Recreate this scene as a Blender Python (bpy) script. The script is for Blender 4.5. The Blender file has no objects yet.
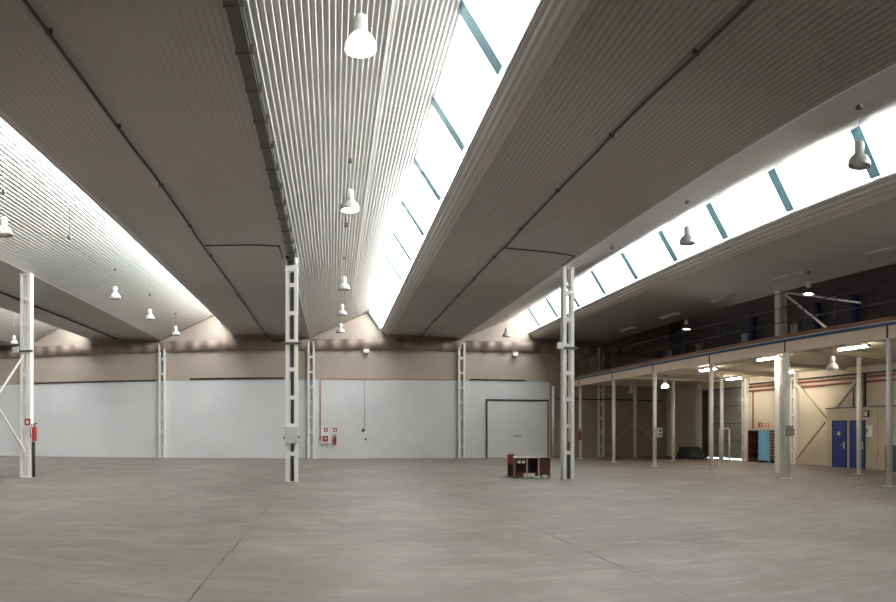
import bpy, bmesh, math, random
from mathutils import Vector, Matrix
random.seed(4)
sc = bpy.context.scene
col = sc.collection
PI = math.pi
H0 = 1.6                      # eye height
# ------------------------------------------------------------ materials
def mat(name, rgb, rough=.6, metal=0., noise=0., scale=3., bump=0., emis=None, estr=0.):
    m = bpy.data.materials.new(name); m.use_nodes = True
    nt = m.node_tree; b = nt.nodes['Principled BSDF']
    b.inputs['Base Color'].default_value = (*rgb, 1); b.inputs['Roughness'].default_value = rough
    b.inputs['Metallic'].default_value = metal
    if noise or bump:
        tc = nt.nodes.new('ShaderNodeTexCoord'); n = nt.nodes.new('ShaderNodeTexNoise')
        n.inputs['Scale'].default_value = scale; n.inputs['Detail'].default_value = 6
        nt.links.new(tc.outputs['Object'], n.inputs['Vector'])
        if noise:
            mx = nt.nodes.new('ShaderNodeMix'); mx.data_type = 'RGBA'
            mx.inputs['A'].default_value = (*[c*(1-noise) for c in rgb], 1)
            mx.inputs['B'].default_value = (*[min(1, c*(1+noise)) for c in rgb], 1)
            nt.links.new(n.outputs['Fac'], mx.inputs['Factor'])
            nt.links.new(mx.outputs['Result'], b.inputs['Base Color'])
        if bump:
            bp = nt.nodes.new('ShaderNodeBump'); bp.inputs['Strength'].default_value = bump
            nt.links.new(n.outputs['Fac'], bp.inputs['Height']); nt.links.new(bp.outputs['Normal'], b.inputs['Normal'])
    if emis:
        b.inputs['Emission Color'].default_value = (*emis, 1); b.inputs['Emission Strength'].default_value = estr
    return m

M = {}
M['white'] = mat('white_paint', (.88, .87, .84), .45, noise=.08, scale=4)
M['cream'] = mat('cream_paint', (.68, .63, .52), .5, noise=.08, scale=3)
M['beam'] = mat('beam_paint', (.86, .71, .55), .5, noise=.1, scale=2)
M['slab'] = mat('dull_painted_sheet', (.37, .34, .317), .55, noise=.07, scale=.35)
M['fascia'] = mat('fascia_sheet', (.46, .43, .40), .5, noise=.06, scale=.5)
M['sheet'] = mat('galvanised_sheet', (.76, .755, .745), .32, .5, noise=.06, scale=.6)
M['outer'] = mat('pale_bounce_coating', (.80, .79, .77), .8)
M['blue'] = mat('sky_blue_paint', (.30, .60, .74), .45, noise=.1)
M['navy'] = mat('navy_paint', (.012, .03, .16), .45, noise=.1)
M['doorblue'] = mat('door_blue_paint', (.018, .04, .27), .4, noise=.06)
M['beamblue'] = mat('edge_blue_paint', (.03, .10, .22), .5, noise=.1)
M['lockerblue'] = mat('locker_blue_paint', (.20, .48, .76), .4, noise=.05)
M['dark'] = mat('dark_metal', (.05, .048, .05), .5, .3, noise=.15)
M['gutter'] = mat('dull_zinc', (.12, .115, .107), .5, .3, noise=.2, scale=2)
M['cable'] = mat('dark_conduit', (.06, .052, .046), .6)
M['pipe'] = mat('rainwater_pipe', (.075, .08, .075), .45, noise=.1)
M['red'] = mat('red_enamel', (.42, .04, .05), .4)
M['redpipe'] = mat('red_pipe_paint', (.30, .085, .065), .5, noise=.15)
M['pink'] = mat('faded_red_pipe', (.60, .36, .33), .5)
M['brown'] = mat('brown_board', (.13, .045, .028), .5, noise=.3, scale=6)
M['darkbrown'] = mat('dark_brown_board', (.05, .02, .014), .55, noise=.3, scale=6)
M['deckedge'] = mat('rusty_edge', (.25, .12, .075), .6, noise=.3, scale=2)
M['plaster'] = mat('box_grey', (.60, .61, .57), .5)
M['enclosure'] = mat('enclosure_paint', (.56, .50, .38), .6, noise=.08, scale=1.5)
M['shutter'] = mat('shutter_grey', (.33, .32, .29), .55, noise=.08, scale=1)
M['door'] = mat('door_white', (.78, .78, .77), .45, noise=.04, scale=1)
M['tarp'] = mat('grey_tarpaulin', (.06, .065, .06), .7, noise=.3)
M['green'] = mat('grey_green_paint', (.10, .12, .09), .6, noise=.2)
M['alu'] = mat('spun_aluminium', (.66, .66, .65), .35, .2)
M['paper'] = mat('paper', (.8, .78, .72), .8)
M['black'] = mat('black_rubber', (.02, .02, .02), .6)
M['tube_on'] = mat('lit_tube', (.9, .9, .9), .5, emis=(1, .93, .78), estr=28)
M['tube_off'] = mat('unlit_diffuser', (.62, .60, .57), .5)
M['bulb_on'] = mat('lit_bulb', (.9, .9, .9), .5, emis=(1, .86, .74), estr=34)
M['shade_on'] = mat('glowing_acrylic', (.9, .88, .85), .3, emis=(1, .87, .78), estr=.55)
M['bulb_dim'] = mat('glowing_bulb', (.9, .9, .9), .5, emis=(1, .93, .85), estr=6)
M['bulb_off'] = mat('unlit_bulb', (.75, .75, .73), .3)

def wallmat(name, low, high, split, course=.2, xlimit=None, low2=None):
    """painted blockwork: lower paint up to split, other paint above (object Z in metres)"""
    m = bpy.data.materials.new(name); m.use_nodes = True; nt = m.node_tree; L = nt.links
    b = nt.nodes['Principled BSDF']; b.inputs['Roughness'].default_value = .7
    g = nt.nodes.new('ShaderNodeNewGeometry'); s = nt.nodes.new('ShaderNodeSeparateXYZ'); L.new(g.outputs['Position'], s.inputs[0])
    n = nt.nodes.new('ShaderNodeTexNoise'); n.inputs['Scale'].default_value = .5; n.inputs['Detail'].default_value = 8
    L.new(g.outputs['Position'], n.inputs['Vector'])
    def math_(op, a, v):
        k = nt.nodes.new('ShaderNodeMath'); k.operation = op
        for i, q in enumerate((a, v)):
            if isinstance(q, (int, float)): k.inputs[i].default_value = q
            else: L.new(q, k.inputs[i])
        return k.outputs[0]
    def mixc(f, a, c):
        k = nt.nodes.new('ShaderNodeMix'); k.data_type = 'RGBA'
        L.new(f, k.inputs['Factor'])
        for nm, q in (('A', a), ('B', c)):
            if isinstance(q, tuple): k.inputs[nm].default_value = (*q, 1)
            else: L.new(q, k.inputs[nm])
        return k.outputs['Result']
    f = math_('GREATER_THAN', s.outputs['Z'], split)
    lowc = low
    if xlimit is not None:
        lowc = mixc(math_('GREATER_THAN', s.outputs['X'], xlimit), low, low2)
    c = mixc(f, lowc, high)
    # horizontal courses
    fr = math_('FRACT', math_('DIVIDE', s.outputs['Z'], course), 0)
    ln = math_('MULTIPLY', math_('LESS_THAN', fr, .09), .035)
    c2 = nt.nodes.new('ShaderNodeHueSaturation')
    val = math_('SUBTRACT', math_('ADD', math_('MULTIPLY', n.outputs['Fac'], .24), .88), ln)
    L.new(val, c2.inputs['Value']); L.new(c, c2.inputs['Color'])
    L.new(c2.outputs[0], b.inputs['Base Color'])
    return m
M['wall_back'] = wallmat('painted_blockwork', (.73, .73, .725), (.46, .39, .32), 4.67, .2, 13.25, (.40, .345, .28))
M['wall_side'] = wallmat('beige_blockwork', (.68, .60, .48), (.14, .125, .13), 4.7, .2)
M['wall_plain'] = wallmat('plain_blockwork', (.62, .61, .59), (.45, .39, .33), 4.67, .2)

def floormat():
    m = bpy.data.materials.new('worn_concrete'); m.use_nodes = True; nt = m.node_tree; L = nt.links
    b = nt.nodes['Principled BSDF']
    g = nt.nodes.new('ShaderNodeNewGeometry'); s = nt.nodes.new('ShaderNodeSeparateXYZ'); L.new(g.outputs['Position'], s.inputs[0])
    def math_(op, a, v=0., w=None):
        k = nt.nodes.new('ShaderNodeMath'); k.operation = op
        for i, q in enumerate((a, v) if w is None else (a, v, w)):
            if isinstance(q, (int, float)): k.inputs[i].default_value = q
            else: L.new(q, k.inputs[i])
        return k.outputs[0]
    def noise(sx, sy, sc_, det=6, off=0.):
        mp = nt.nodes.new('ShaderNodeMapping'); mp.inputs['Scale'].default_value = (sx, sy, 1); mp.inputs['Location'].default_value = (off, off, 0)
        L.new(g.outputs['Position'], mp.inputs['Vector'])
        n = nt.nodes.new('ShaderNodeTexNoise'); n.inputs['Scale'].default_value = sc_; n.inputs['Detail'].default_value = det
        n.inputs['Roughness'].default_value = .62
        L.new(mp.outputs[0], n.inputs['Vector']); return n.outputs['Fac']
    def ramp(f, a, b_):
        r = nt.nodes.new('ShaderNodeMapRange'); r.inputs['From Min'].default_value = a; r.inputs['From Max'].default_value = b_
        L.new(f, r.inputs['Value']); return r.outputs[0]
    def mixc(f, a, c):
        k = nt.nodes.new('ShaderNodeMix'); k.data_type = 'RGBA'
        L.new(f, k.inputs['Factor'])
        for nm, q in (('A', a), ('B', c)):
            if isinstance(q, tuple): k.inputs[nm].default_value = (*q, 1)
            else: L.new(q, k.inputs[nm])
        return k.outputs['Result']
    base = mixc(ramp(noise(1, .8, .22), .3, .7), (.16, .135, .119), (.26, .234, .214))
    pale = math_('MULTIPLY', ramp(noise(1, .8, .42, 12, 7), .50, .70), .6)
    c = mixc(pale, base, (.36, .327, .30))
    dirt = math_('MULTIPLY', ramp(noise(1.1, .9, .6, 12, 31), .52, .72), .55)
    c = mixc(dirt, c, (.17, .15, .135))
    fine = math_('MULTIPLY', ramp(noise(1, 1, 5, 10, 3), .45, .72), .5)
    c = mixc(fine, c, (.20, .178, .16))
    fine2 = math_('MULTIPLY', ramp(noise(.55, 1.2, 2.2, 12, 63), .50, .66), .5)
    c = mixc(fine2, c, (.34, .305, .275))
    scuff = math_('MULTIPLY', ramp(noise(.45, 2.2, 3.2, 12, 77), .56, .68), .55)
    c = mixc(scuff, c, (.15, .128, .112))
    spots = math_('MULTIPLY', ramp(noise(.6, 2.2, 2.6, 3, 50), .70, .73), .8)
    c = mixc(spots, c, (.10, .085, .075))
    # saw-cut joints along and across
    wob = math_('MULTIPLY', math_('SUBTRACT', noise(1, 1, 1.2, 4, 11), .5), .09)
    xs = math_('ADD', s.outputs['X'], wob); ys = math_('ADD', s.outputs['Y'], wob)
    def line(coord, off, period, w):
        t = math_('ADD', math_('SUBTRACT', coord, off), period*50)
        md = math_('MODULO', t, period)
        d = math_('MINIMUM', md, math_('SUBTRACT', period, md))
        return math_('LESS_THAN', d, w)
    brk = ramp(noise(1, 1, .8, 6, 17), .40, .58)
    brk2 = ramp(noise(1, 1, .7, 6, 90), .52, .60)
    near = math_('SUBTRACT', 1.0, ramp(s.outputs['Y'], 12.5, 16.5))
    l1 = math_('MULTIPLY', math_('MULTIPLY', line(xs, -1.36, 4.68, .013), math_('ADD', math_('MULTIPLY', brk, .75), .15)), near)
    l2 = math_('MULTIPLY', math_('MULTIPLY', line(ys, 9.0, 5.6, .022), math_('MULTIPLY', brk2, .75)), near)
    c = mixc(math_('MAXIMUM', l1, l2), c, (.055, .045, .04))
    L.new(c, b.inputs['Base Color'])
    rr = nt.nodes.new('ShaderNodeMapRange'); rr.inputs['To Min'].default_value = .42; rr.inputs['To Max'].default_value = .7
    L.new(noise(1, 1, .8), rr.inputs['Value']); L.new(rr.outputs[0], b.inputs['Roughness'])
    b.inputs['Specular IOR Level'].default_value = .35
    return m
M['floor'] = floormat()

def glassmat():
    m = bpy.data.materials.new('skylight_glass'); m.use_nodes = True; nt = m.node_tree
    nt.nodes.clear()
    o = nt.nodes.new('ShaderNodeOutputMaterial'); t = nt.nodes.new('ShaderNodeBsdfTransparent'); g = nt.nodes.new('ShaderNodeBsdfGlossy')
    t.inputs[0].default_value = (.93, .95, .96, 1); g.inputs['Roughness'].default_value = .1
    mx = nt.nodes.new('ShaderNodeMixShader'); mx.inputs[0].default_value = .04
    nt.links.new(t.outputs[0], mx.inputs[1]); nt.links.new(g.outputs[0], mx.inputs[2]); nt.links.new(mx.outputs[0], o.inputs[0])
    return m
M['glass'] = glassmat()

# ------------------------------------------------------------ mesh helpers
class MB:
    def __init__(s): s.bm = bmesh.new()
    def box(s, x0, x1, y0, y1, z0, z1, mi=0):
        vs = [s.bm.verts.new((x, y, z)) for z in (z0, z1) for y in (y0, y1) for x in (x0, x1)]
        for f in ((0, 2, 3, 1), (4, 5, 7, 6), (0, 1, 5, 4), (2, 6, 7, 3), (0, 4, 6, 2), (1, 3, 7, 5)):
            fc = s.bm.faces.new([vs[i] for i in f]); fc.material_index = mi
        return s
    def bar(s, a, b, w, h=None, up=(0, 0, 1)):
        """rectangular bar from a to b"""
        h = h or w; a = Vector(a); b = Vector(b); d = (b-a).normalized(); u = Vector(up)
        sd = d.cross(u)
        if sd.length < 1e-4: sd = d.cross(Vector((1, 0, 0)))
        sd.normalize(); u = sd.cross(d)
        vs = []
        for p in (a, b):
            for i, j in ((-1, -1), (1, -1), (1, 1), (-1, 1)):
                vs.append(s.bm.verts.new(p + sd*(i*w/2) + u*(j*h/2)))
        for f in ((3, 2, 1, 0), (4, 5, 6, 7), (0, 1, 5, 4), (1, 2, 6, 5), (2, 3, 7, 6), (3, 0, 4, 7)):
            s.bm.faces.new([vs[i] for i in f])
        return s
    def tube(s, pts, r, n=10):
        pts = [Vector(p) for p in pts]; rings = []
        for i, p in enumerate(pts):
            d = (pts[min(i+1, len(pts)-1)] - pts[max(i-1, 0)]).normalized()
            u = d.orthogonal().normalized() if i == 0 else (rings_u - d*rings_u.dot(d)).normalized()
            rings_u = u; v = d.cross(u)
            rings.append([s.bm.verts.new(p + (u*math.cos(2*PI*k/n) + v*math.sin(2*PI*k/n))*r) for k in range(n)])
        for a, b in zip(rings, rings[1:]):
            for k in range(n):
                f = s.bm.faces.new((a[k], a[(k+1) % n], b[(k+1) % n], b[k])); f.smooth = True
        s.bm.faces.new(rings[0][::-1]); s.bm.faces.new(rings[-1])
        return s
    def lathe(s, prof, n=24, c=(0, 0, 0), close=False):
        rings = []
        for r, z in prof:
            rings.append([s.bm.verts.new((c[0]+r*math.cos(2*PI*k/n), c[1]+r*math.sin(2*PI*k/n), c[2]+z)) for k in range(n)])
        for a, b in zip(rings, rings[1:]):
            for k in range(n):
                f = s.bm.faces.new((a[k], a[(k+1) % n], b[(k+1) % n], b[k])); f.smooth = True
        if close:
            s.bm.faces.new(rings[0][::-1]); s.bm.faces.new(rings[-1])
        return s
    def build(s, name, m, parent=None, bevel=0, **props):
        bmesh.ops.recalc_face_normals(s.bm, faces=s.bm.faces)
        me = bpy.data.meshes.new(name); s.bm.to_mesh(me); s.bm.free()
        for q in (m if isinstance(m, (list, tuple)) else [m]): me.materials.append(q)
        o = bpy.data.objects.new(name, me); col.objects.link(o)
        if parent: o.parent = parent
        if bevel:
            bv = o.modifiers.new('bevel', 'BEVEL'); bv.width = bevel; bv.segments = 2; bv.limit_method = 'ANGLE'
        for k, v in props.items(): o[k] = v
        return o
def empty(name, loc=(0, 0, 0), rz=0., label=None, cat=None, group=None, kind=None):
    o = bpy.data.objects.new(name, None); col.objects.link(o); o.location = loc; o.rotation_euler = (0, 0, rz)
    tag(o, label, cat, group, kind); return o
def tag(o, label=None, cat=None, group=None, kind=None):
    for k, v in (('label', label), ('category', cat), ('group', group), ('kind', kind)):
        if v: o[k] = v
    return o
def dup(o, parent=None):
    c = o.copy(); col.objects.link(c); c.parent = parent
    for ch in list(o.children): dup(ch, c)
    return c
def place(proto, first, loc, rz, label, group=None):
    o = proto if first else dup(proto)
    o.location = loc; o.rotation_euler = (0, 0, rz); o['label'] = label
    if group: o['group'] = group
    elif 'group' in o: del o['group']
    return o

# ------------------------------------------------------------ dimensions
YB, YF = 42.7, -6.0            # far wall, wall behind the camera
XR, XL = 21.5, -32.87
V = [-1.37 + 9*k for k in (-3, -2, -1, 0, 1, 2)]     # valleys
ZV = 5.54 + H0
RID = (3.55, 7.11+H0); LIP = (4.25, 6.06+H0); BOT = (4.52, 5.70+H0)

# ------------------------------------------------------------ shell
def struct(o): o['kind'] = 'structure'; return o
struct(MB().box(XL-.3, XR+.3, YF-.3, YB+.3, -.2, 0).build('floor', M['floor']))
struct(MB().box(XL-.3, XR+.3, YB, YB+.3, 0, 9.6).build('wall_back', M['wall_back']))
struct(MB().box(XL-.3, XL, YF, YB, 0, 9.6).build('wall_left', M['wall_plain']))
struct(MB().box(XL-.3, XR+.3, YF-.3, YF, 0, 9.6).build('wall_front', M['wall_plain']))
# right wall with the opening of the grey shutter
wr = MB()
DY0, DY1, DZ = 33.6, 37.6, 4.1
wr.box(XR, XR+.3, YF, DY0, 0, 9.6); wr.box(XR, XR+.3, DY1, YB, 0, 9.6); wr.box(XR, XR+.3, DY0, DY1, DZ, 9.6)
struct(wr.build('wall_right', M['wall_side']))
# yard outside the shutter
struct(MB().box(XR, XR+14, 26, YB, -.25, -.05).build('ground_outside', M['paper']))

def corrugate(pts, pitch, amp, y0, y1, name, m, n=8):
    """sheet that follows the profile pts (x, z), its ribs running along Y"""
    bm = bmesh.new(); P = []
    seg = [(Vector(a), Vector(b)) for a, b in zip(pts, pts[1:])]
    tot = sum((b-a).length for a, b in seg); N = int(round(tot/pitch))*n
    for i in range(N+1):
        s = tot*i/N; r = s
        for a, b in seg:
            l = (b-a).length
            if r <= l+1e-9: break
            r -= l
        p = a + (b-a)*(min(r, l)/l); d = (b-a).normalized(); nn = Vector((-d.y, d.x))
        p = p + nn*amp*math.cos(2*PI*s/pitch)
        P.append(p)
    A = [bm.verts.new((p.x, y0, p.y)) for p in P]; B = [bm.verts.new((p.x, y1, p.y)) for p in P]
    for i in range(N):
        f = bm.faces.new((A[i], A[i+1], B[i+1], B[i])); f.smooth = True
    me = bpy.data.meshes.new(name); bm.to_mesh(me); bm.free(); me.materials.append(m)
    o = bpy.data.objects.new(name, me); col.objects.link(o)
    sd = o.modifiers.new('thickness', 'SOLIDIFY'); sd.thickness = .004; sd.offset = 1
    return struct(o)
def curve_pts(a, b, sag, k=10):
    a = Vector(a); b = Vector(b); d = (b-a).normalized(); nn = Vector((-d.y, d.x)); out = []
    for i in range(k+1):
        t = i/k; out.append(a + (b-a)*t + nn*sag*4*t*(1-t))
    return out
def fillet(p0, p1, p2, r=.16, k=6):
    p0, p1, p2 = Vector(p0), Vector(p1), Vector(p2)
    a = p1 + (p0-p1).normalized()*r; b = p1 + (p2-p1).normalized()*r
    return [a*(1-t)**2 + p1*2*t*(1-t) + b*t*t for t in [i/k for i in range(k+1)]]
for v in V:
    # flat lens-shaped slab to the left of the valley with its rolled fascia
    x0 = v - 9
    lip = (x0+LIP[0], LIP[1]); bot = (x0+BOT[0], BOT[1]); end = (v, ZV)
    prof = [Vector(lip)] + fillet(lip, bot, end, .22)
    sp = curve_pts(prof[-1], end, .02)[1:]
    o = corrugate(prof, .13, .012, YF, YB, 'ceiling', M['fascia'])
    o = corrugate([prof[-1]] + sp, .11, .0045 if v < 0 else .009, YF, YB, 'ceiling', M['slab'])
    # unseen outer cladding over the slab, added to bounce daylight onto the sheets
    struct(MB().bar((x0+LIP[0]+.02, YF-.3, LIP[1]+.0), (x0+LIP[0]+.02, YB+.3, LIP[1]+.0), .04, .04).build('roof_edge', M['outer']))
    q = MB(); vs_ = [q.bm.verts.new(p) for p in ((x0+LIP[0]+.04, YF-.3, LIP[1]-.03), (v, YF-.3, ZV+.12), (v, YB+.3, ZV+.12), (x0+LIP[0]+.04, YB+.3, LIP[1]-.03), (x0+LIP[0]+.04, YF-.3, LIP[1]+.02), (v, YF-.3, ZV+.17), (v, YB+.3, ZV+.17), (x0+LIP[0]+.04, YB+.3, LIP[1]+.02))]
    for f in ((3, 2, 1, 0), (4, 5, 6, 7), (0, 1, 5, 4), (1, 2, 6, 5), (2, 3, 7, 6), (3, 0, 4, 7)): q.bm.faces.new([vs_[i] for i in f])
    struct(q.build('roof_bounce_cladding', M['outer']))
for v in V[:-1]:
    corrugate([(v, ZV), (v+RID[0], RID[1])], .105, .028, YF, YB, 'ceiling', M['sheet'])
corrugate([(V[-1], ZV), (XR, ZV+1.9)], .105, .022, YF, YB, 'ceiling', M['slab'])

# skylights
for i, v in enumerate(V[:-1]):
    w = empty('window_%d' % (i+1), (v+RID[0], YF, RID[1]), kind='structure')
    dx, dz = LIP[0]-RID[0], LIP[1]-RID[1]
    L_ = YB-YF
    off = Vector((-dz, 0, dx)).normalized()
    a = MB(); a.bar((dx*.5+off.x*.07, 0, dz*.5+off.z*.07), (dx*.5+off.x*.07, L_, dz*.5+off.z*.07), math.hypot(dx, dz)+.05, .012, up=off)
    a.build('pane', M['glass'], w)
    for k in range(-5, 10):
        y = (12.55 if i == 4 else 11.78)+3.42*k - YF
        if 0 < y < L_:
            MB().bar((.0-off.x*.01, y, .0-off.z*.01), (dx*.95-off.x*.01, y, dz*.95-off.z*.01), .36, .15, up=off).build('mullion', M['blue'], w)
    MB().bar((-.02, 0, .03), (-.02, L_, .03), .06, .08).build('ridge_rail', M['sheet'], w)
    MB().bar((dx+.02, 0, dz), (dx+.02, L_, dz), .06, .05).build('lip_rail', M['fascia'], w)
    # portal that guides daylight sampling through the opening
    ld = bpy.data.lights.new('skylight_portal', 'AREA'); ld.shape = 'RECTANGLE'; ld.size = math.hypot(dx, dz); ld.size_y = L_
    ld.cycles.is_portal = True
    lo = bpy.data.objects.new('skylight_portal', ld); col.objects.link(lo)
    z = off.copy()                                # light shines along its -Z, into the room
    xax = Vector((dx, 0, dz)).normalized(); yax = z.cross(xax)
    R = Matrix((xax, yax, z)).transposed().to_4x4()
    lo.matrix_world = Matrix.Translation(Vector((v+RID[0]+dx/2, (YF+YB)/2, RID[1]+dz/2)) + off*.02) @ R

# rippled flashing along the top of the far wall
bm = bmesh.new(); N = 54*8; W = XR-XL; A = []; 
for i in range(N+1):
    x = XL + W*i/N
    y = YB-.16 - .07*math.cos(2*PI*x/.93)
    A.append([bm.verts.new((x, y-.10*t, z)) for t, z in ((0, 6.42), (.55, 6.75), (1, 7.06))])
for a, b in zip(A, A[1:]):
    for k in range(2):
        f = bm.faces.new((a[k], b[k], b[k+1], a[k+1])); f.smooth = True
me = bpy.data.meshes.new('trim_1'); bm.to_mesh(me); bm.free()
M['flash'] = mat('brown_flashing', (.31, .235, .19), .62, .0, noise=.35, scale=1.1); me.materials.append(M['flash'])
o = bpy.data.objects.new('trim_1', me); col.objects.link(o); struct(o)
sd = o.modifiers.new('thickness', 'SOLIDIFY'); sd.thickness = .01

# ------------------------------------------------------------ lattice columns
def lattice(name, height, step=.89, z0=.83, w=.385, d=.30):
    r = empty(name, cat='column', kind='thing')
    for s in (-1, 1):
        m = MB(); x = s*w/2; xi = s*(w/2-.115); t = .012
        pr = [(xi, -d/2), (x, -d/2), (x, d/2), (xi, d/2), (xi, d/2-t), (x-s*t, d/2-t), (x-s*t, -d/2+t), (xi, -d/2+t)]
        lo = [m.bm.verts.new((p[0], p[1], 0)) for p in pr]; hi = [m.bm.verts.new((p[0], p[1], height)) for p in pr]
        for i in range(8): m.bm.faces.new((lo[i], lo[(i+1) % 8], hi[(i+1) % 8], hi[i]))
        m.bm.faces.new(lo[::-1]); m.bm.faces.new(hi)
        m.build('upright', M['white'], r)
    z = z0
    while z < height-.25:
        for s in (-1, 1): MB().box(-w/2+.03, w/2-.03, s*d/2-.0 if s > 0 else -d/2-.01, s*d/2+.01 if s > 0 else -d/2+.0, z, z+.13).build('batten', M['white'], r)
        z += step
    MB().box(-w/2-.03, w/2+.03, -d/2-.03, d/2+.03, height, height+.02).build('head_plate', M['white'], r)
    MB().box(-w/2-.02, w/2+.02, -d/2-.02, d/2+.02, 0, .015).build('base_plate', M['white'], r)
    return r
def on(r, fn):   # add own parts to one column
    return fn(r)
HC = ZV-.06
fc = lattice('lattice_column', HC)
cols = {}
specs = [
 (V[2], 22.9, 'tall white lattice column nearest the frame edge, with thin brace rods and an extinguisher'),
 (V[3]+.06, 22.9, 'tall white lattice column with grey switch box and dark pipe inside it'),
 (V[4]+.10, 22.9, 'tall white lattice column just beside the abandoned desk and red chair'),
 (16.42, 22.9, 'tall white lattice column rising through the mezzanine deck behind the railing'),
]
for i, (x, y, lb) in enumerate(specs):
    cols[i] = place(fc, i == 0, (x, y, 0), 0, lb, 'free-standing lattice columns')
# parts that single columns carry
MB().tube([(.03, 0, 0), (.03, 0, HC-.1)], .07, 12).build('rainwater_pipe', M['pipe'], cols[1])
MB().tube([(0, 0, 0), (0, 0, 1.25)], .075, 12).build('rainwater_pipe', M['green'], cols[2])
MB().tube([(.26, .0, .02), (.26, .0, 1.25)], .055, 12).build('rainwater_pipe', M['black'], cols[0])
for c in (cols[0], cols[1], cols[2]):
    MB().box(-.30, .30, -.22, -.16, 4.35, 4.42).build('bracket', M['gutter'], c)
hd = MB().box(-.2, .2, -.2, .2, HC-.42, HC-.22).build('head_box', M['white'], cols[1])
MB().tube([(-.02, -.17, HC-.22), (-.02, -.17, HC-.02), (-.1, -.3, HC+.02)], .09, 10).build('elbow', M['dark'], cols[1])
MB().tube([(.12, -.2, HC-.18), (.12, -.2, HC+.0)], .05, 10).build('insulator', M['white'], cols[1])
# lamp brackets half way up (small floodlights)
def flood(c, x):
    MB().box(x-.10, x+.10, -.34, -.22, 4.34, 4.54).build('flood_light', M['alu'], c)
flood(cols[0], -.3); flood(cols[2], -.34)

wc = lattice('wall_column', 6.9, z0=.6, w=.42, d=.2)
wl = [(V[1], YB-.145, 0, 'white lattice wall column on the far wall, mostly hidden behind the column with extinguisher'),
      (V[2]+.08, YB-.145, 0, 'white lattice wall column between the two plain white wall stretches'),
      (V[3]+.08, YB-.145, 0, 'white lattice wall column beside the red fire hose cabinet'),
      (V[4]+.05, YB-.145, 0, 'white lattice wall column before the white sectional door'),
      (V[5]-.02, YB-.145, 0, 'dim lattice wall column beside the rod bracing under the mezzanine'),
      (XR-.17, 38.3, PI/2, 'dim lattice wall column at the dark edge of the grey shutter'),
      (XR-.17, 33.1, PI/2, 'cream lit lattice wall column between grey shutter and blue-doored cupboard'),
      (XR-.17, 28.6, PI/2, 'cream lit lattice wall column where the heavy cross bracing starts'),
      (XR-.17, 42.3, PI/2, 'dim lattice wall column in the corner of the far wall')]
for i, (x, y, rz, lb) in enumerate(wl):
    place(wc, i == 0, (x, y, 0), rz, lb, 'lattice columns along the walls')
for o in list(bpy.data.objects):
    if o.parent and o.parent.name.startswith('wall_column') and abs(o.parent.rotation_euler.z) > 1: pass

# ------------------------------------------------------------ mezzanine
def XM(y): return 14.52 - .012*(y-19.9)
ZB = 2.70+H0; ZT = ZB+.36
y0m, y1m = YF+.02, YB-.02
dk = MB()
def wedge(m, dx0, x1, z0, z1, ya=y0m, yb=y1m, mi=0):
    vs = [m.bm.verts.new(p) for p in ((XM(ya)+dx0, ya, z0), (x1, ya, z0), (x1, yb, z0), (XM(yb)+dx0, yb, z0),
                                        (XM(ya)+dx0, ya, z1), (x1, ya, z1), (x1, yb, z1), (XM(yb)+dx0, yb, z1))]
    for f in ((3, 2, 1, 0), (4, 5, 6, 7), (0, 1, 5, 4), (1, 2, 6, 5), (2, 3, 7, 6), (3, 0, 4, 7)): m.bm.faces.new([vs[i] for i in f]).material_index = mi
wedge(dk, .1, XR-.02, ZB+.22, ZT+.10)
M['deckfloor'] = mat('deck_boards', (.07, .055, .045), .7, noise=.2)
PY = [39.9, 34.9, 30.05, 24.95, 19.9, 14.95, 9.9]
for y in PY: dk.box(XM(y)+.1, XR-.02, y-.09, y+.09, ZB+.08, ZB+.22)
M['soffit'] = mat('soffit_paint', (.66, .59, .46), .6, noise=.08, scale=1)
struct(dk.build('mezzanine_deck', M['soffit']))
dt_ = MB(); wedge(dt_, .12, XR-.02, ZT+.10, ZT+.12); struct(dt_.build('floor_mezzanine', M['deckfloor']))
def strip(name, z0, z1, xo, w, m):
    b = MB()
    b.bar((XM(y0m)+xo, y0m, (z0+z1)/2), (XM(y1m)+xo, y1m, (z0+z1)/2), w, z1-z0)
    return b
be = empty('edge_beam', (0, 0, 0), kind='structure')
strip('', ZB, ZT, 0, .16, 0).build('web', M['beam'], be)
strip('', ZT, ZT+.085, -.03, .2, 0).build('blue_flange', M['beamblue'], be)
strip('', ZT+.085, ZT+.115, -.02, .18, 0).build('capping', M['cream'], be)
strip('', ZT+.115, ZT+.26, -.01, .05, 0).build('toe_board', M['deckedge'], be)
for y in PY: MB().box(XM(y)-.10, XM(y)-.078, y-.03, y+.03, ZB, ZT+.1).build('joint_plate', M['dark'], be)

post = empty('deck_post', cat='post')
MB().tube([(0, 0, .02), (0, 0, ZB-.015)], .092, 16).build('shaft', M['white'], post)
MB().box(-.15, .15, -.15, .15, 0, .02).build('base_plate', M['white'], post)
MB().box(-.13, .13, -.13, .13, ZB-.015, ZB).build('cap_plate', M['white'], post)
pl = ['white round post under the mezzanine edge, farthest from camera, behind the desk column',
      'white round post under mezzanine edge, second from the far wall',
      'white round post under mezzanine edge carrying a grey socket box',
      'white round post under mezzanine edge, before the open end of grey shutter',
      'white round post under mezzanine edge, in front of the column through the deck',
      'white round post under mezzanine edge, closest to camera, beyond the blue doors',]
for i, y in enumerate(PY[:6]):
    place(post, i == 0, (XM(y), y, 0), 0, pl[i], 'posts along the mezzanine edge')
ip = [(18.1, 40.6, 'slim white inner post in the dim corner, between rod bracing and mezzanine edge'),
      (18.1, 35.4, 'slim white inner post before the dark covered stack'),
      (18.1, 30.2, 'slim white inner post next to the grey shutter handrail'),
      (18.1, 20.2, 'slim white inner post in front of the second blue door')]
for x, y, lb in ip:
    o = place(post, False, (x, y, 0), 0, lb, 'inner posts under the mezzanine'); o.scale = (1, 1, (ZB+.08)/ZB)

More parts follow.
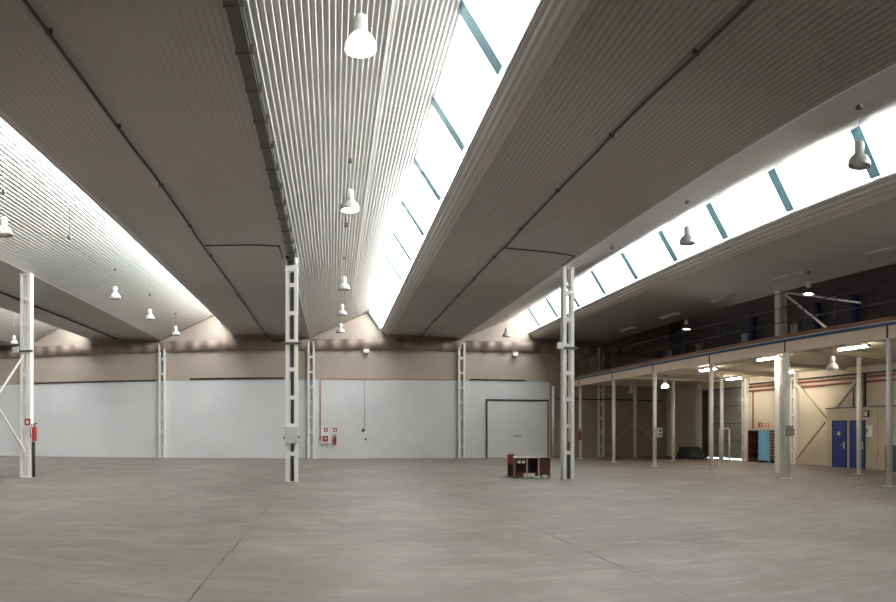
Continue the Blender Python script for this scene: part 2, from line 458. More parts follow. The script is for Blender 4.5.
# railing
rl = empty('deck_railing', (0, 0, 0), label='dark steel railing along the edge of the mezzanine deck', cat='railing', kind='thing')
for zz in (1.12, .62):
    MB().tube([(XM(y0m)+.05, y0m, ZT+.1+zz), (XM(y1m)+.05, y1m-.03, ZT+.1+zz)], .015, 6).build('rail', M['dark'], rl)
y = y1m-.4
while y > 6:
    MB().box(XM(y)+.035, XM(y)+.065, y-.015, y+.015, ZT+.1, ZT+1.22).build('baluster', M['navy'] if int(y) % 5 else M['dark'], rl); y -= 1.66

# dark blue posts standing on the deck along the right wall
bp = empty('blue_stanchion', cat='post')
MB().box(-.1, .1, -.14, .14, 0, 2.9).build('shaft', M['navy'], bp)
MB().box(-.16, .16, -.2, .2, 0, .02).build('foot', M['navy'], bp)
for i, (y, lb) in enumerate([(23.9, 'wide dark blue stanchion on the deck, where the long tie bar ends'),
                              (26.6, 'dark blue stanchion on the deck beneath the lit pendant'),
                              (32.1, 'dark blue stanchion on the deck, farthest along')]):
    place(bp, i == 0, (21.2, y, ZT+.105), 0, lb, 'blue stanchions on the mezzanine')
# stored partition panels low along the wall on the deck
M['panel'] = mat('dark_panel', (.11, .10, .10), .6, noise=.3, scale=2)
pn = MB(); 
pn.box(20.75, 20.80, 8.2, 41.5, ZT+.12, ZT+1.0)
tag(pn.build('deck_partition', M['panel']), 'low dark partition running along the back of the mezzanine deck', 'partition')

# ------------------------------------------------------------ bracing
def xbrace(name, a0, a1, b0, b1, w, m, lb, grp, th=None):
    r = empty(name, label=lb, cat='brace', kind='thing')
    MB().bar(a0, a1, w, th or w*.3, up=(0, 0, 1)).build('rod', m, r)
    off = Vector(((.03 if abs(a1[0]-a0[0]) < .01 else 0), (-.03 if abs(a1[1]-a0[1]) < .01 else 0), 0))
    MB().bar(Vector(b0)+off, Vector(b1)+off, w, th or w*.3, up=(0, 0, 1)).build('rod', m, r)
    return r
xbrace('cross_brace', (V[2], 22.66, 4.25), (V[2], 18.02, .85), (V[2], 22.7, .9), (V[2], 18.02, 4.2), .05, M['white'],
       'thin white crossed rods fixed to the column at the frame edge', None, .05)
o = place(fc, False, (V[2], 17.8, 0), 0, 'white lattice column that the other ends of thin crossed rods meet', 'free-standing lattice columns')
xbrace('cross_brace', (16.42, 22.66, 6.95), (16.42, 19.55, 5.0), (16.42, 22.66, 7.0), (16.42, 18.3, 6.0), .07, M['white'],
       'pale brace bars spreading from the column top above the deck', None, .07)
xbrace('cross_brace', (V[5]+.32, YB-.12, 4.1), (XR-.45, YB-.12, .35), (V[5]+.32, YB-.12, .35), (XR-.45, YB-.12, 4.1), .06, M['enclosure'],
       'thin crossed rods on the dim wall under the far mezzanine', None, .05)
xbrace('cross_brace', (XR-.28, 28.3, 3.95), (XR-.28, 25.42, 1.72), (XR-.28, 28.3, .35), (XR-.28, 23.6, 4.05), .14, M['soffit'],
       'heavy crossed flat bars on the cream wall beside the blue doors', None, .14)

# ------------------------------------------------------------ lamps
def bell(name, bulb, drop, shade='alu'):
    """high-bay lamp; origin at its rim, hung on a wire of length drop above the gear box"""
    r = empty(name, cat='lamp')
    sh = [(.205, 0), (.21, .015), (.205, .06), (.185, .115), (.15, .165), (.115, .20), (.09, .215)]
    MB().lathe(sh + [(p[0]-.008, p[1]) for p in sh[::-1]], 28).build('shade', M[shade], r)
    MB().lathe([(.07, .20), (.088, .22), (.088, .40), (.075, .435), (.03, .45)], 20, close=True).build('gear_housing', M['white'], r)
    MB().lathe([(.01, .01), (.08, .012), (.13, .035), (.14, .07), (.09, .14), (.05, .195)], 20, close=True).build('bulb', bulb, r)
    MB().tube([(0, 0, .45), (0, 0, drop)], .004, 6).build('hanging_wire', M['plaster'], r)
    MB().box(-.035, .035, -.06, .06, 1.02, 1.08).build('junction_box', M['gutter'], r)
    return r
ZL = 4.70+H0
drop = 1.22+.27
lamp_off = bell('bay_lamp', M['bulb_off'], 1.55)
lamp_on = bell('bay_lamp', M['bulb_on'], 1.55, 'shade_on')
lamp_dim = bell('bay_lamp', M['bulb_dim'], 1.55)
lamp_mezz = bell('bay_lamp', M['bulb_on'], 1.55, 'gutter')
def roofz(dx): return ZV + (RID[1]-ZV)*dx/RID[0]
used = set()
def lamp(proto, x, y, z, wire, lb, grp='bell-shaped lamps under the roof'):
    first = proto.name not in used; used.add(proto.name)
    o = place(proto, first, (x, y, z), 0, lb, grp); o.scale = (1, 1, 1)
    for ch in o.children:
        if ch.name.startswith('hanging_wire') and abs(wire-1.55) > .01:
            ch.data = ch.data.copy()
            for vv in ch.data.vertices:
                if vv.co.z > .8: vv.co.z = wire
        if ch.name.startswith('junction_box'): ch.location.z = min(0, wire-1.08)
    return o
W1 = roofz(.35+1.37)-ZL-.03
for i, (y, pr, lb) in enumerate([(9.35, lamp_on, 'brightly glowing bell lamp hanging closest to camera in the middle roof bay'),
                   (15.3, lamp_dim, 'bell lamp in the middle bay, next behind the glowing one'),
                   (23.9, lamp_off, 'bell lamp in the middle bay, the third from camera'),
                   (29.1, lamp_off, 'small bell lamp in the middle bay, between two similar ones near far wall'),
                   (34.3, lamp_off, 'smallest bell lamp of the middle bay, closest to the far wall')]):
    zz = ZL+(.26 if i == 0 else 0)
    lamp(pr, .36, y, zz, W1-(zz-ZL), lb)
for y, lb in [(15.5, 'bell lamp cut by the frame edge under the corrugated side bay'),
              (24.4, 'bell lamp under the corrugated side bay, above the column with extinguisher'),
              (29.3, 'bell lamp under the corrugated side bay, second from far wall'),
              (34.3, 'bell lamp under the corrugated side bay, closest to far wall')]:
    lamp(lamp_off, -7.62, y, ZL, roofz(-7.62-V[2])-ZL-.03, lb)
lamp(lamp_off, -16.6, 35.0, ZL, roofz(-16.6-V[1])-ZL-.03, 'bell lamp beside the head of the column at the frame edge, far bay')
for y, lb in [(9.5, 'grey bell lamp silhouetted against the skylight, closest to the mezzanine railing'),
              (15.9, 'grey bell lamp silhouetted against the skylight, between two blue glazing bars'),
              (34.7, 'small bell lamp in front of far gable above the sectional door')]:
    lamp(lamp_off, 8.52, y, ZL, roofz(8.52-V[4])-ZL-.03, lb)
lamp(lamp_mezz, 15.3, 19.7, 4.75+H0, .80, 'lit bell lamp over the mezzanine near the column top')
lamp(lamp_mezz, 15.55, 29.1, 4.68+H0, .77, 'lit bell lamp over the mezzanine, farther towards the far wall')
lamp(lamp_off, 15.3, 18.4, 2.05+H0, .80, 'bell lamp under the mezzanine beside the brightest tube light', 'lamps under the mezzanine')
lamp(lamp_on, 16.2, 32.6, 2.22+H0, .64, 'glowing bell lamp under the mezzanine beside the post with socket box', 'lamps under the mezzanine')
lamp(lamp_off, 17.6, 40.0, 2.3+H0, .58, 'unlit bell lamp high in the dim far end under the mezzanine', 'lamps under the mezzanine')
# empty hooks where a lamp is missing
hk = empty('lamp_hook', cat='hook')
MB().tube([(0, 0, 0), (0, 0, .55)], .012, 6).build('wire', M['dark'], hk)
MB().box(-.045, .045, -.07, .07, -.08, 0).build('connector_box', M['gutter'], hk)
for i, (x, y, v, lb) in enumerate([(.36, 20.0, V[3], 'empty lamp hook with connector in the middle roof bay'),
                   (-7.62, 19.9, V[2], 'empty lamp hook with connector under the side bay sheet'),
                   (8.5, 20.8, V[4], 'empty lamp hook with connector against the skylight')]):
    o = place(hk, i == 0, (x, y, 7.38), 0, lb, 'empty lamp hooks'); [setattr(c, 'scale', (1, 1, (roofz(x-v)-7.43)/.55)) for c in o.children if c.name.startswith('wire')]

# tube lights under the mezzanine (lit) and under the dark slab (unlit)
def tube_light(name, m, L=1.5, w=.17, h=.09):
    r = empty(name, cat='light')
    MB().box(-w/2, w/2, -L/2, L/2, -.03, 0).build('housing', M['white'], r)
    b = MB()
    for s in (-1, 1): b.tube([(s*.045, -L/2+.03, -.06), (s*.045, L/2-.03, -.06)], .028, 10)
    b.build('tubes', m, r)
    for s in (-1, 1): MB().box(-w/2, w/2, min(s*L/2, s*(L/2-.03)), max(s*L/2, s*(L/2-.03)), -.09, -.03).build('end_cap', M['white'], r)
    return r
tl = tube_light('tube_light', M['tube_on'])
TZ = ZB+.22
for i, (x, y, dz, lb) in enumerate([(15.8, 17.9, .0, 'lit tube light under the mezzanine, closest, above the blue doors'),
     (15.6, 22.5, 0, 'lit tube light under mezzanine beside the post before the lattice column'),
     (16.1, 28.0, 0, 'lit tube light under mezzanine crossing behind an edge post'),
     (20.0, 27.5, 0, 'lit tube light under the mezzanine close above the cross bracing'),
     (20.0, 32.05, 0, 'lit tube light under the mezzanine above the grey shutter')]):
    r = place(tl, i == 0, (x, y, TZ-.09), 0, lb, 'lit tube lights under the mezzanine')
MB().box(-.01, .01, -.5, .5, 0, .09).build('hanger', M['white'], tl)
for o in list(bpy.data.objects):
    if o.name.startswith('tube_light.') : 
        hh = [c for c in tl.children if c.name.startswith('hanger')][0].copy(); col.objects.link(hh); hh.parent = o
tf = tube_light('dead_tube_light', M['tube_off'], 1.6, .24)
for i, (x, y) in enumerate([(15.3, 15.9), (15.2, 20.8), (15.4, 25.6), (15.5, 30.7), (15.5, 35.8)]):
    place(tf, i == 0, (x, y, ZV+.035), 0, ['unlit tube light on the dark roof slab, at the frame edge',
      'unlit tube light on the dark roof slab above the column top', 'unlit tube light on dark roof slab, third from the frame edge',
      'unlit tube light on dark roof slab beside the farther lit lamp', 'unlit tube light on dark roof slab, closest to the far wall'][i], 'unlit tube lights on the dark slab')

# ------------------------------------------------------------ conduits on the slabs, valley gutter
def slabz(x, v):
    t = (x-(v-4.48))/4.48
    return BOT[1]-.0 + (ZV-BOT[1])*t
def conduit(v, lb, r=.028, clips=True):
    x = v-2.5; root = empty('roof_conduit', label=lb, cat='conduit', kind='thing')
    z = slabz(x, v)-.055; pts = []
    y = YF+.1
    while y < YB-.1:
        pts.append((x+random.uniform(-.025, .025), y, z)); y += 1.4
    MB().tube(pts, r, 6).build('tube', M['cable'], root)
    for k in range(12):
        y = 6+3.3*k
        MB().box(x-.05, x+.05, y-.02, y+.02, z-.015, z+.05).build('clip', M['cable'], root)
conduit(V[3], 'dark conduit running along the plain grey slab beside the middle bay')
conduit(V[4], 'dark conduit running along the ribbed slab between the two big skylights')
conduit(V[2], 'dark conduit on the slab seen past the column at frame edge', .045)
for v, lb in ((V[3], 'dark cross conduit from the slab conduit to the column with switch box'),
              (V[4], 'dark cross conduit from the slab conduit to the column by the desk')):
    z = ZV-.03
    pts = [(v-2.45, 21.2, slabz(v-2.45, v)-.07), (v-1.6, 21.22, slabz(v-1.6, v)-.05), (v-.8, 21.2, slabz(v-.8, v)-.05), (v-.22, 21.25, z-.03), (v-.22, 22.6, z-.06)]
    tag(MB().tube(pts, .022, 6).build('cross_conduit', M['cable']), lb, 'conduit')
# zinc valley gutter over the middle column
g = empty('valley_gutter', label='dull zinc box gutter running from the column head towards camera', cat='gutter', kind='thing')
x = V[3]
gm = MB().box(x+.0, x+.19, YF+.05, 22.42, ZV-.14, ZV-.02); gm.build('channel', M['gutter'], g)
MB().box(x+.19, x+.21, YF+.05, 22.42, ZV-.10, ZV-.02).build('rib', M['dark'], g)
y = 1.0
while y < 22.3:
    MB().box(x-.02, x+.25, y-.015, y+.015, ZV-.155, ZV-.02).build('strap', M['gutter'], g); y += 1.15
tag(MB().tube([(.92, YF+.1, roofz(2.29)-.045), (.92, YB-.1, roofz(2.29)-.045)], .01, 6).build('ceiling_conduit', M['sheet']), 'thin pale conduit running along the bright corrugated middle roof', 'conduit')

# ------------------------------------------------------------ far wall fittings
# sectional door
d = empty('door_1', (11.18, YB, 0), kind='structure')
w2, hh = 1.90, 3.46
lf = MB()
for k in range(7):
    lf.box(-w2, w2, -.10, -.04, .01+k*(hh/7), (k+1)*(hh/7)-.004)
lf.build('leaf', M['door'], d)
MB().box(-w2, w2, -.05, -.035, 0, hh).build('seal', M['door'], d)
fr = MB(); fr.box(-w2-.06, -w2, -.13, -.0, 0, hh+.1); fr.box(w2, w2+.06, -.13, -.0, 0, hh+.1); fr.box(-w2, w2, -.13, -.0, hh, hh+.1)
fr.build('frame', M['dark'], d)
MB().box(-.25, .25, -.13, -.10, 1.30, 1.34).build('handle', M['gutter'], d)
tag(MB().tube([(13.45, YB-.12, 0), (13.45, YB-.12, 4.4)], .09, 10).build('standpipe', M['white']), 'white vertical pipe beside the sectional door at end of white wall', 'pipe')
tag(MB().tube([(13.65, YB-.31, 3.62), (XR-.6, YB-.31, 3.62)], .035, 8).build('wall_pipe', M['black']), 'dark pipe across the dim wall under the far mezzanine', 'pipe')
# red pipes at the change of paint
def wpipe(x0, x1, z, m, lb, r=.03):
    tag(MB().tube([(x0, YB-.055, z), (x1, YB-.055, z)], r, 8).build('wall_pipe', m), lb, 'pipe')
wpipe(-19.1, -10.7, 4.72, M['darkbrown'], 'brown pipe along the paint line at the frame edge side of the far wall', .045)
wpipe(-8.6, -2.9, 4.78, M['darkbrown'], 'straight brown pipe along the paint line behind the switch box column', .045)
tag(MB().tube([(-.75, YB-.06, 1.3), (-.75, YB-.06, 4.68), (-.6, YB-.06, 4.76), (7.3, YB-.06, 4.76)], .032, 8).build('hose_feed_pipe', M['pink']), 'faded red feed pipe rising from the hose cabinet and along wall', 'pipe')
wpipe(8.2, 11.7, 4.74, M['darkbrown'], 'brown pipe above the sectional door along the paint line', .035)
# hose cabinet
hc = empty('fire_hose_cabinet', (-.45, YB, 1.15), label='white framed red fire hose cabinet on the far white wall', cat='fire cabinet')
MB().box(-.24, .24, -.2, -.0, -.26, .24).build('case', M['white'], hc, bevel=.01)
MB().box(-.17, .17, -.215, -.2, -.14, .20).build('door', M['red'], hc)
MB().lathe([(.0, 0), (.10, 0), (.10, .02), (.0, .02)], 20).build('hose_reel', M['pink'], hc).matrix_local = Matrix.Translation((0, -.218, .03)) @ Matrix.Rotation(PI/2, 4, 'X')
MB().box(-.36, -.27, -.09, 0, -.03, .10).build('alarm_button', M['red'], hc)
sg = empty('fire_sign', cat='sign')
MB().box(-.11, .11, -.012, 0, -.11, .11).build('plate', M['red'], sg)
MB().box(-.05, .05, -.016, -.012, -.06, .05).build('pictogram', M['paper'], sg)
for i, (x, y, z, rz, lb) in enumerate([(-.42, YB, 1.7, 0, 'small red square sign above the hose cabinet'),
      (.12, YB, 1.7, 0, 'small red square sign above the wall extinguisher'),
      (V[2]+.1, 22.9-.165, 1.93, 0, 'small red sign on the column with thin crossed rods')]):
    place(sg, i == 0, (x, y, z), rz, lb, 'red fire signs')
# round alarm bells with conduit
ab = empty('alarm_bell', cat='bell')
MB().lathe([(.0, .05), (.06, .05), (.09, .03), (.10, 0)], 20).build('gong', M['gutter'], ab).matrix_local = Matrix.Rotation(PI/2, 4, 'X')
MB().box(-.04, .04, -.03, 0, -.04, .04).build('mount', M['dark'], ab)
place(ab, True, (1.8, YB-.0, 1.68), 0, 'larger round grey bell on the far white wall')
o = place(ab, False, (1.93, YB-.0, 1.14), 0, 'smaller round grey fitting below the wall bell'); o.scale = (.65, .65, .65)
tag(MB().tube([(1.88, YB-.02, 1.75), (1.88, YB-.02, 4.7)], .014, 6).build('bell_conduit', M['shutter']), 'thin grey conduit dropping down the white wall to the bell', 'conduit')
def ext(loc, rz, lb, first=[]):
    if not first:
        r = empty('fire_extinguisher', cat='extinguisher')
        MB().lathe([(.0, 0), (.085, .0), (.09, .02), (.09, .42), (.07, .49), (.03, .53), (.0, .53)], 20).build('cylinder', M['red'], r)
        MB().lathe([(.022, .52), (.022, .60), (.0, .60)], 12).build('valve', M['black'], r)
        MB().box(-.015, .10, -.012, .012, .59, .62).build('lever', M['black'], r)
        MB().tube([(0, 0, .57), (-.10, -.02, .58), (-.13, -.04, .40), (-.11, -.05, .12)], .016, 8).build('hose', M['black'], r)
        MB().box(-.04, .04, .085, .15, .30, .40).build('wall_bracket', M['dark'], r)
        first.append(r); return place(r, True, loc, rz, lb, 'fire extinguishers')
    return place(first[0], False, loc, rz, lb, 'fire extinguishers')
ext((.12, YB-.15, .82), 0, 'red fire extinguisher with black hose on the far white wall')
ext((V[2]+.36, 22.74, 1.27), 0, 'red fire extinguisher hung on the column at frame edge')
ext((XM(39.9)-.12, 39.62, 1.1), 0, 'red fire extinguisher hung on the farthest mezzanine edge post')
# flood lights on upper wall
fl = empty('wall_flood_light', cat='light')
MB().box(-.16, .16, -.30, -.12, -.16, .05).build('head', M['white'], fl, bevel=.01)
MB().box(-.03, .03, -.14, 0, -.02, .08).build('arm', M['dark'], fl)
place(fl, True, (1.97, YB, 6.42), 0, 'small white floodlight under the far flashing, middle of wall', 'floodlights on the far wall')
place(fl, False, (11.0, YB, 6.36), 0, 'small white floodlight above the sectional door', 'floodlights on the far wall')

# switch box on the middle column
sb = empty('switch_box', (V[3]+.06, 22.9-.165, 1.49), label='grey electrical switch box on the middle lattice column', cat='electrical box')
MB().box(-.205, .205, -.20, 0, -.26, .26).build('case', M['plaster'], sb, bevel=.015)
MB().box(-.18, .18, -.212, -.2, -.23, .23).build('lid', M['plaster'], sb)
MB().box(-.245, -.205, -.14, -.06, -.12, -.04).build('plug', M['black'], sb)
MB().box(.205, .245, -.14, -.06, -.10, -.02).build('plug', M['black'], sb)
# boxes on posts
s2 = empty('socket_box', (XM(30.05)+.02, 30.05-.1, 1.55), label='grey socket box with black sockets on an edge post', cat='electrical box')
MB().box(-.02, .24, -.16, 0, -.22, .22).build('case', M['plaster'], s2, bevel=.01)
for z in (-.08, .08): MB().box(.08, .17, -.18, -.16, z-.04, z+.04).build('socket', M['black'], s2)
s3 = empty('switch_cabinet', (XM(19.9)+.02, 19.9-.1, 1.62), label='grey switch cabinet with dark knobs beside the edge post before the lattice column', cat='electrical box')
MB().box(-.16, .10, -.14, 0, -.18, .18).build('case', M['shutter'], s3, bevel=.01)
for z in (-.1, .02): MB().box(.1, .16, -.10, -.03, z-.04, z+.04).build('knob', M['black'], s3)

# ------------------------------------------------------------ desk corner
dt = empty('desk', (6.66, 24.2, 0), rz=-.12, label='light-topped brown desk standing alone on the open floor', cat='desk')
MB().box(-.44, .40, -.30, .36, .68, .715).build('desk_top', mat('pale_laminate', (.62, .55, .48), .4, noise=.05), dt, bevel=.006)
MB().box(-.39, .35, .28, .30, .12, .68).build('modesty_panel', M['darkbrown'], dt)
MB().box(-.04, .01, -.29, -.24, 0, .68).build('leg', mat('pale_wood', (.42, .33, .26), .5), dt)
MB().box(-.42, -.39, -.28, .34, 0, .68).build('side_panel', M['brown'], dt)
MB().box(.35, .38, -.28, .34, 0, .68).build('side_panel', M['brown'], dt)
dr = MB().box(-.37, -.06, -.24, .28, .47, .66).build('drawer_case', M['darkbrown'], dt)
for x in (-.29, -.14): MB().box(x-.055, x+.055, -.265, -.24, .50, .60).build('drawer_front', M['paper'], dt)
MB().box(-.38, .35, -.26, -.23, .17, .20).build('foot_rail', M['brown'], dt)
cb = empty('open_cabinet', (7.29, 24.05, 0), rz=-.3, label='low dark brown open cabinet pushed against the end of the desk', cat='cabinet')
MB().box(-.19, .19, -.21, .21, .64, .68).build('top_board', M['darkbrown'], cb)
MB().box(-.19, -.16, -.21, .21, 0, .64).build('side_board', M['brown'], cb)
MB().box(.16, .19, -.21, .21, 0, .64).build('side_board', M['brown'], cb)
MB().box(-.16, .16, -.20, -.18, .10, .64).build('door', M['brown'], cb)
MB().box(-.16, .16, -.19, .2, .06, .09).build('shelf', M['brown'], cb)
ch = empty('office_chair', (6.47, 25.08, 0), rz=PI/2+.35, label='red upholstered chair at the end of the lone desk', cat='chair')
m = MB()
bmesh.ops.create_cube(m.bm, size=1, matrix=Matrix.Translation((0, .16, .62)) @ Matrix.Rotation(-.14, 4, 'X') @ Matrix.Diagonal((.42, .06, .34, 1)))
m.build('backrest', M['red'], ch, bevel=.025)
MB().box(-.21, .21, -.24, .14, .40, .46).build('seat', M['red'], ch, bevel=.02)
for x in (-.235, .205): MB().box(x, x+.03, -.22, .16, .0, .56).build('arm_panel', M['brown'], ch)
for x in (-.17, .17):
    MB().tube([(x, .13, 0), (x, .14, .42), (x, .19, .70)], .014, 8).build('leg', M['black'], ch)
    MB().tube([(x, -.2, 0), (x, -.2, .42)], .014, 8).build('leg', M['black'], ch)
def crumple(loc, s, lb):
    bm = bmesh.new(); bmesh.ops.create_icosphere(bm, subdivisions=3, radius=1)
    for v_ in bm.verts:
        k = 1+random.uniform(-.16, .16); v_.co = Vector((v_.co.x*s[0]*k, v_.co.y*s[1]*k, max(0, (v_.co.z+.8)*s[2]*k)))
    me = bpy.data.meshes.new('crumpled_paper'); bm.to_mesh(me); bm.free(); me.materials.append(M['paper'])
    o = bpy.data.objects.new('crumpled_paper', me); col.objects.link(o); o.location = loc
    tag(o, lb, 'paper')
crumple((6.90, 23.70, 0), (.10, .09, .04), 'white crumpled paper on the floor in front of the desk')
crumple((7.13, 23.62, 0), (.09, .08, .06), 'larger crumpled paper on the floor beneath the open cabinet')

# ------------------------------------------------------------ right side under the mezzanine
# grey shutter, raised a little
d = empty('door_4', (XR, (DY0+DY1)/2, 0), kind='structure')
hl = (DY1-DY0)/2; s = MB()
for k in range(4): s.box(.02, .08, -hl, hl, .07+k*1.0, .07+(k+1)*1.0-.03)
s.build('leaf', M['shutter'], d); MB().box(.04, .07, -hl, hl, .07, DZ).build('seal', M['dark'], d)
MB().box(-.09, .0, hl-.08, hl+.42, 0, 4.1).build('guide_rail', M['dark'], d)
MB().box(-.04, .0, -hl-.08, -hl, 0, 4.1).build('guide_rail', M['gutter'], d)
tag(MB().tube([(20.9, 34.05, 0), (20.9, 34.05, 1.68), (20.9, 34.15, 1.77), (20.9, 35.0, 1.77), (20.9, 35.1, 1.68), (20.9, 35.1, 0)], .05, 10).build('guard_rail', M['white']), 'white tubular guard rail before the raised grey shutter', 'rail')
# cupboard with a blue door
cp = empty('storage_cupboard', (XR-.02, 30.92, 0), rz=0, label='brown storage cupboard with one open side and a bright blue door', cat='cupboard')
MB().box(-.55, 0, -1.3, 1.3, 1.62, 1.66).build('top_board', M['brown'], cp)
MB().box(-.55, 0, -1.3, 1.3, .10, .16).build('bottom_board', M['darkbrown'], cp)
MB().box(-.03, 0, -1.3, 1.3, .16, 1.62).build('back_board', M['darkbrown'], cp)
for y in (-1.3, -.86, .20, 1.26): MB().box(-.55, 0, y, y+.04, 0, 1.62).build('upright_board', M['brown'], cp)
for z in (.55, 1.05): MB().box(-.53, -.03, .24, 1.26, z, z+.03).build('shelf', M['brown'], cp)
MB().box(-.60, -.555, -.82, .22, .10, 1.64).build('blue_door', M['lockerblue'], cp, label='bright blue door')
sl = MB()
for k in range(9): sl.box(-.575, -.555, -1.28, -.84, .18+k*.16, .30+k*.16)
sl.build('slatted_front', M['deckedge'], cp)
# red sign panels and pipe above cupboard
tag(MB().tube([(XR-.06, 32.5, 1.75), (XR-.06, 32.5, 3.75)], .035, 8).build('riser_pipe', M['redpipe']), 'thin red riser pipe on the wall above the cupboard', 'pipe')
tag(MB().tube([(XR-.06, 24.3, 2.68), (XR-.06, 24.3, 3.75)], .035, 8).build('riser_pipe', M['redpipe']), 'thin red riser pipe above the blue door enclosure', 'pipe')
fs = empty('wall_sign', (XR, 31.8, 1.95), rz=-PI/2*0, label='pair of red sign plates on cream wall above the cupboard', cat='sign')
MB().box(-.015, 0, -.1, .25, -.13, .13).build('plate', M['red'], fs)
MB().box(-.015, 0, -.75, -.15, -.11, .11).build('plate', M['pink'], fs)
MB().box(-.02, -.015, -.02, .05, -.08, .08).build('pictogram', M['paper'], fs)
MB().box(-.02, -.015, -.65, -.25, .02, .05).build('lettering', M['paper'], fs)
for z, r, m_, lb in ((4.02, .055, 'redpipe', 'upper reddish pipe high along the cream wall under the deck'), (3.80, .045, 'redpipe', 'lower reddish pipe along the cream wall under the deck'), (4.17, .04, 'dark', 'dark pipe tight below the deck along the cream wall')):
    tag(MB().tube([(XR-.10, 4.0, z), (XR-.10, 32.8, z)], r, 8).build('wall_pipe', M[m_]), lb, 'pipe')
# enclosure with two blue doors
en = MB(); EX, EY0, EY1, EH = 20.7, 17.0, 25.3, 2.62
en.box(EX, XR, EY0, EY1, 0, EH)
struct(en.build('wall_enclosure', M['enclosure']))
struct(MB().box(EX-.015, EX, 21.95, 22.0, 0, EH).build('trim_3', M['soffit']))
struct(MB().box(EX-.05, XR, EY0-.05, EY1+.05, EH, EH+.05).build('trim_2', M['gutter']))
def bdoor(name, yc, w):
    d = empty(name, (EX, yc, 0), kind='structure')
    MB().box(-.045, -.005, -w/2, w/2, .02, 2.03).build('leaf', M['doorblue'], d)
    f = MB(); f.box(-.06, 0, -w/2-.05, -w/2, 0, 2.09); f.box(-.06, 0, w/2, w/2+.05, 0, 2.09); f.box(-.06, 0, -w/2, w/2, 2.03, 2.09)
    f.build('frame', M['navy'], d)
    MB().tube([(-.05, -w/2+.09, 1.0), (-.10, -w/2+.09, 1.0), (-.10, -w/2+.21, 1.0)], .012, 8).build('handle', M['alu'], d)
    MB().box(-.05, -.044, -w/2+.05, -w/2+.13, .85, 1.15).build('lock_plate', M['alu'], d)
    return d
d2 = bdoor('door_2', 24.38, .86); d3 = bdoor('door_3', 23.18, .86)
pm = MB(); pm.bar((-.052, -.07, 1.42), (-.052, .09, 1.60), .035, .012, up=(1, 0, 0)); pm.bar((-.052, .09, 1.42), (-.052, -.07, 1.60), .035, .012, up=(1, 0, 0)); pm.bar((-.052, -.10, 1.51), (-.052, .12, 1.51), .035, .012, up=(1, 0, 0))
pm.build('pictogram', M['paper'], d2)
nb = empty('notice_board', (EX, 22.42, 1.62), label='small white notice board beside the second blue door', cat='sign')
MB().box(-.03, 0, -.2, .2, -.25, .25).build('board', M['white'], nb)
MB().box(-.035, -.03, .12, .19, -.06, .1).build('switch', M['dark'], nb)
em = empty('emergency_light', (EX, 22.62, 2.36), label='dark square framed lamp above the second blue door', cat='light')
MB().box(-.06, 0, -.17, .17, -.14, .14).build('frame', M['dark'], em)
MB().box(-.07, -.06, -.12, .12, -.09, .09).build('glass', M['plaster'], em)
tag(MB().box(20.22, 20.66, 20.3, 21.0, 0, 1.05).build('steel_locker', M['green'], bevel=.02), 'low grey-green steel box by the wall at the frame edge', 'box')
tag(MB().box(EX+.35, EX+.47, 23.15, 23.27, 2.68, 4.15).build('vent_duct', M['dark']), 'dark vertical duct rising from enclosure roof to the deck', 'duct')
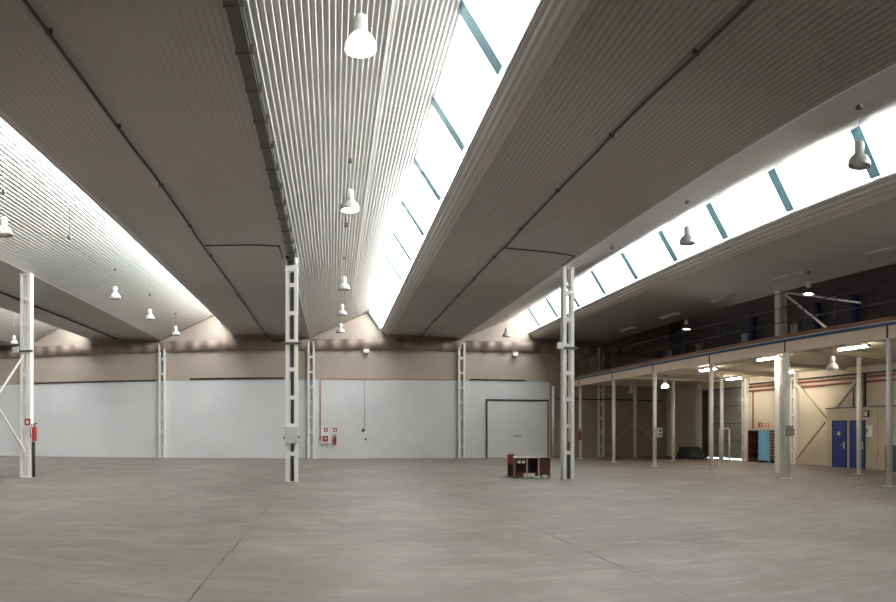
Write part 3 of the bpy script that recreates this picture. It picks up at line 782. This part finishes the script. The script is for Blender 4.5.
# covered stack near the corner
cs = empty('covered_stack', (20.4, 37.6, 0), label='dark tarpaulin covered stack on a pallet in the dim corner', cat='stack')
p = MB()
for k in range(5): p.box(-.5, .5, -.9+k*.4, -.75+k*.4, .1, .13)
for x in (-.45, 0, .4): p.box(x, x+.08, -.9, .85, 0, .1)
p.build('pallet', M['brown'], cs)
bm = bmesh.new(); bmesh.ops.create_grid(bm, x_segments=16, y_segments=20, size=1)
for v_ in bm.verts:
    x, y = v_.co.x, v_.co.y; e = max(abs(x), abs(y))
    h = .62 - .12*math.sin(3*x+2*y) + random.uniform(-.03, .03)
    if e > .8: h *= max(0., (1-e)/.2)
    v_.co = Vector((x*.52, y*.92, .13+max(0, h)))
for f in bm.faces: f.smooth = True
me = bpy.data.meshes.new('tarpaulin'); bm.to_mesh(me); bm.free(); me.materials.append(M['tarp'])
o = bpy.data.objects.new('tarpaulin', me); col.objects.link(o); o.parent = cs; cs.scale = (1, 1, .82)
# cables strung below the deck edge lamps
tag(MB().tube([(14.7, 41, 6.0), (14.9, 33, 6.35), (15.2, 29.1, 6.6), (15.2, 19.7, 6.6)], .012, 6).build('hanging_cable', M['dark']), 'dark cable strung between the lit lamps over the mezzanine', 'cable')

# ------------------------------------------------------------ daylight
wd = bpy.data.worlds.new('overcast_sky'); sc.world = wd; wd.use_nodes = True
bg = wd.node_tree.nodes['Background']; bg.inputs[0].default_value = (1, .985, .965, 1); bg.inputs[1].default_value = 6.2
sl_ = bpy.data.lights.new('sun', 'SUN'); sl_.energy = 23; sl_.angle = .02; sl_.color = (1, .96, .9)
so = bpy.data.objects.new('sun', sl_); col.objects.link(so); so.rotation_euler = Vector((math.cos(math.radians(48)), .12, -math.sin(math.radians(48)))).to_track_quat('-Z', 'Y').to_euler()

# ------------------------------------------------------------ camera
cd = bpy.data.cameras.new('camera'); cam = bpy.data.objects.new('camera', cd); col.objects.link(cam)
cam.location = (0, 0, H0); cam.rotation_euler = (PI/2, 0, 0)
F, X0, YH = 720., 333., 431.5
cd.type = 'PANO'; cd.panorama_type = 'CENTRAL_CYLINDRICAL'
cd.central_cylindrical_radius = 1.0
cd.central_cylindrical_range_u_min = -X0/F; cd.central_cylindrical_range_u_max = (896-X0)/F
cd.central_cylindrical_range_v_min = -(602-YH)/F; cd.central_cylindrical_range_v_max = YH/F
cd.clip_end = 300
sc.camera = cam

vs = sc.view_settings; sc.display_settings.display_device = 'sRGB'
vs.view_transform = 'Standard'; vs.look = 'None'; vs.exposure = 1.38; vs.gamma = 1; vs.use_curve_mapping = False
cy = sc.cycles
cy.max_bounces = 10; cy.diffuse_bounces = 8; cy.glossy_bounces = 4; cy.transparent_max_bounces = 12
cy.use_denoising = True; cy.sample_clamp_indirect = 8; cy.caustics_reflective = False; cy.caustics_refractive = False
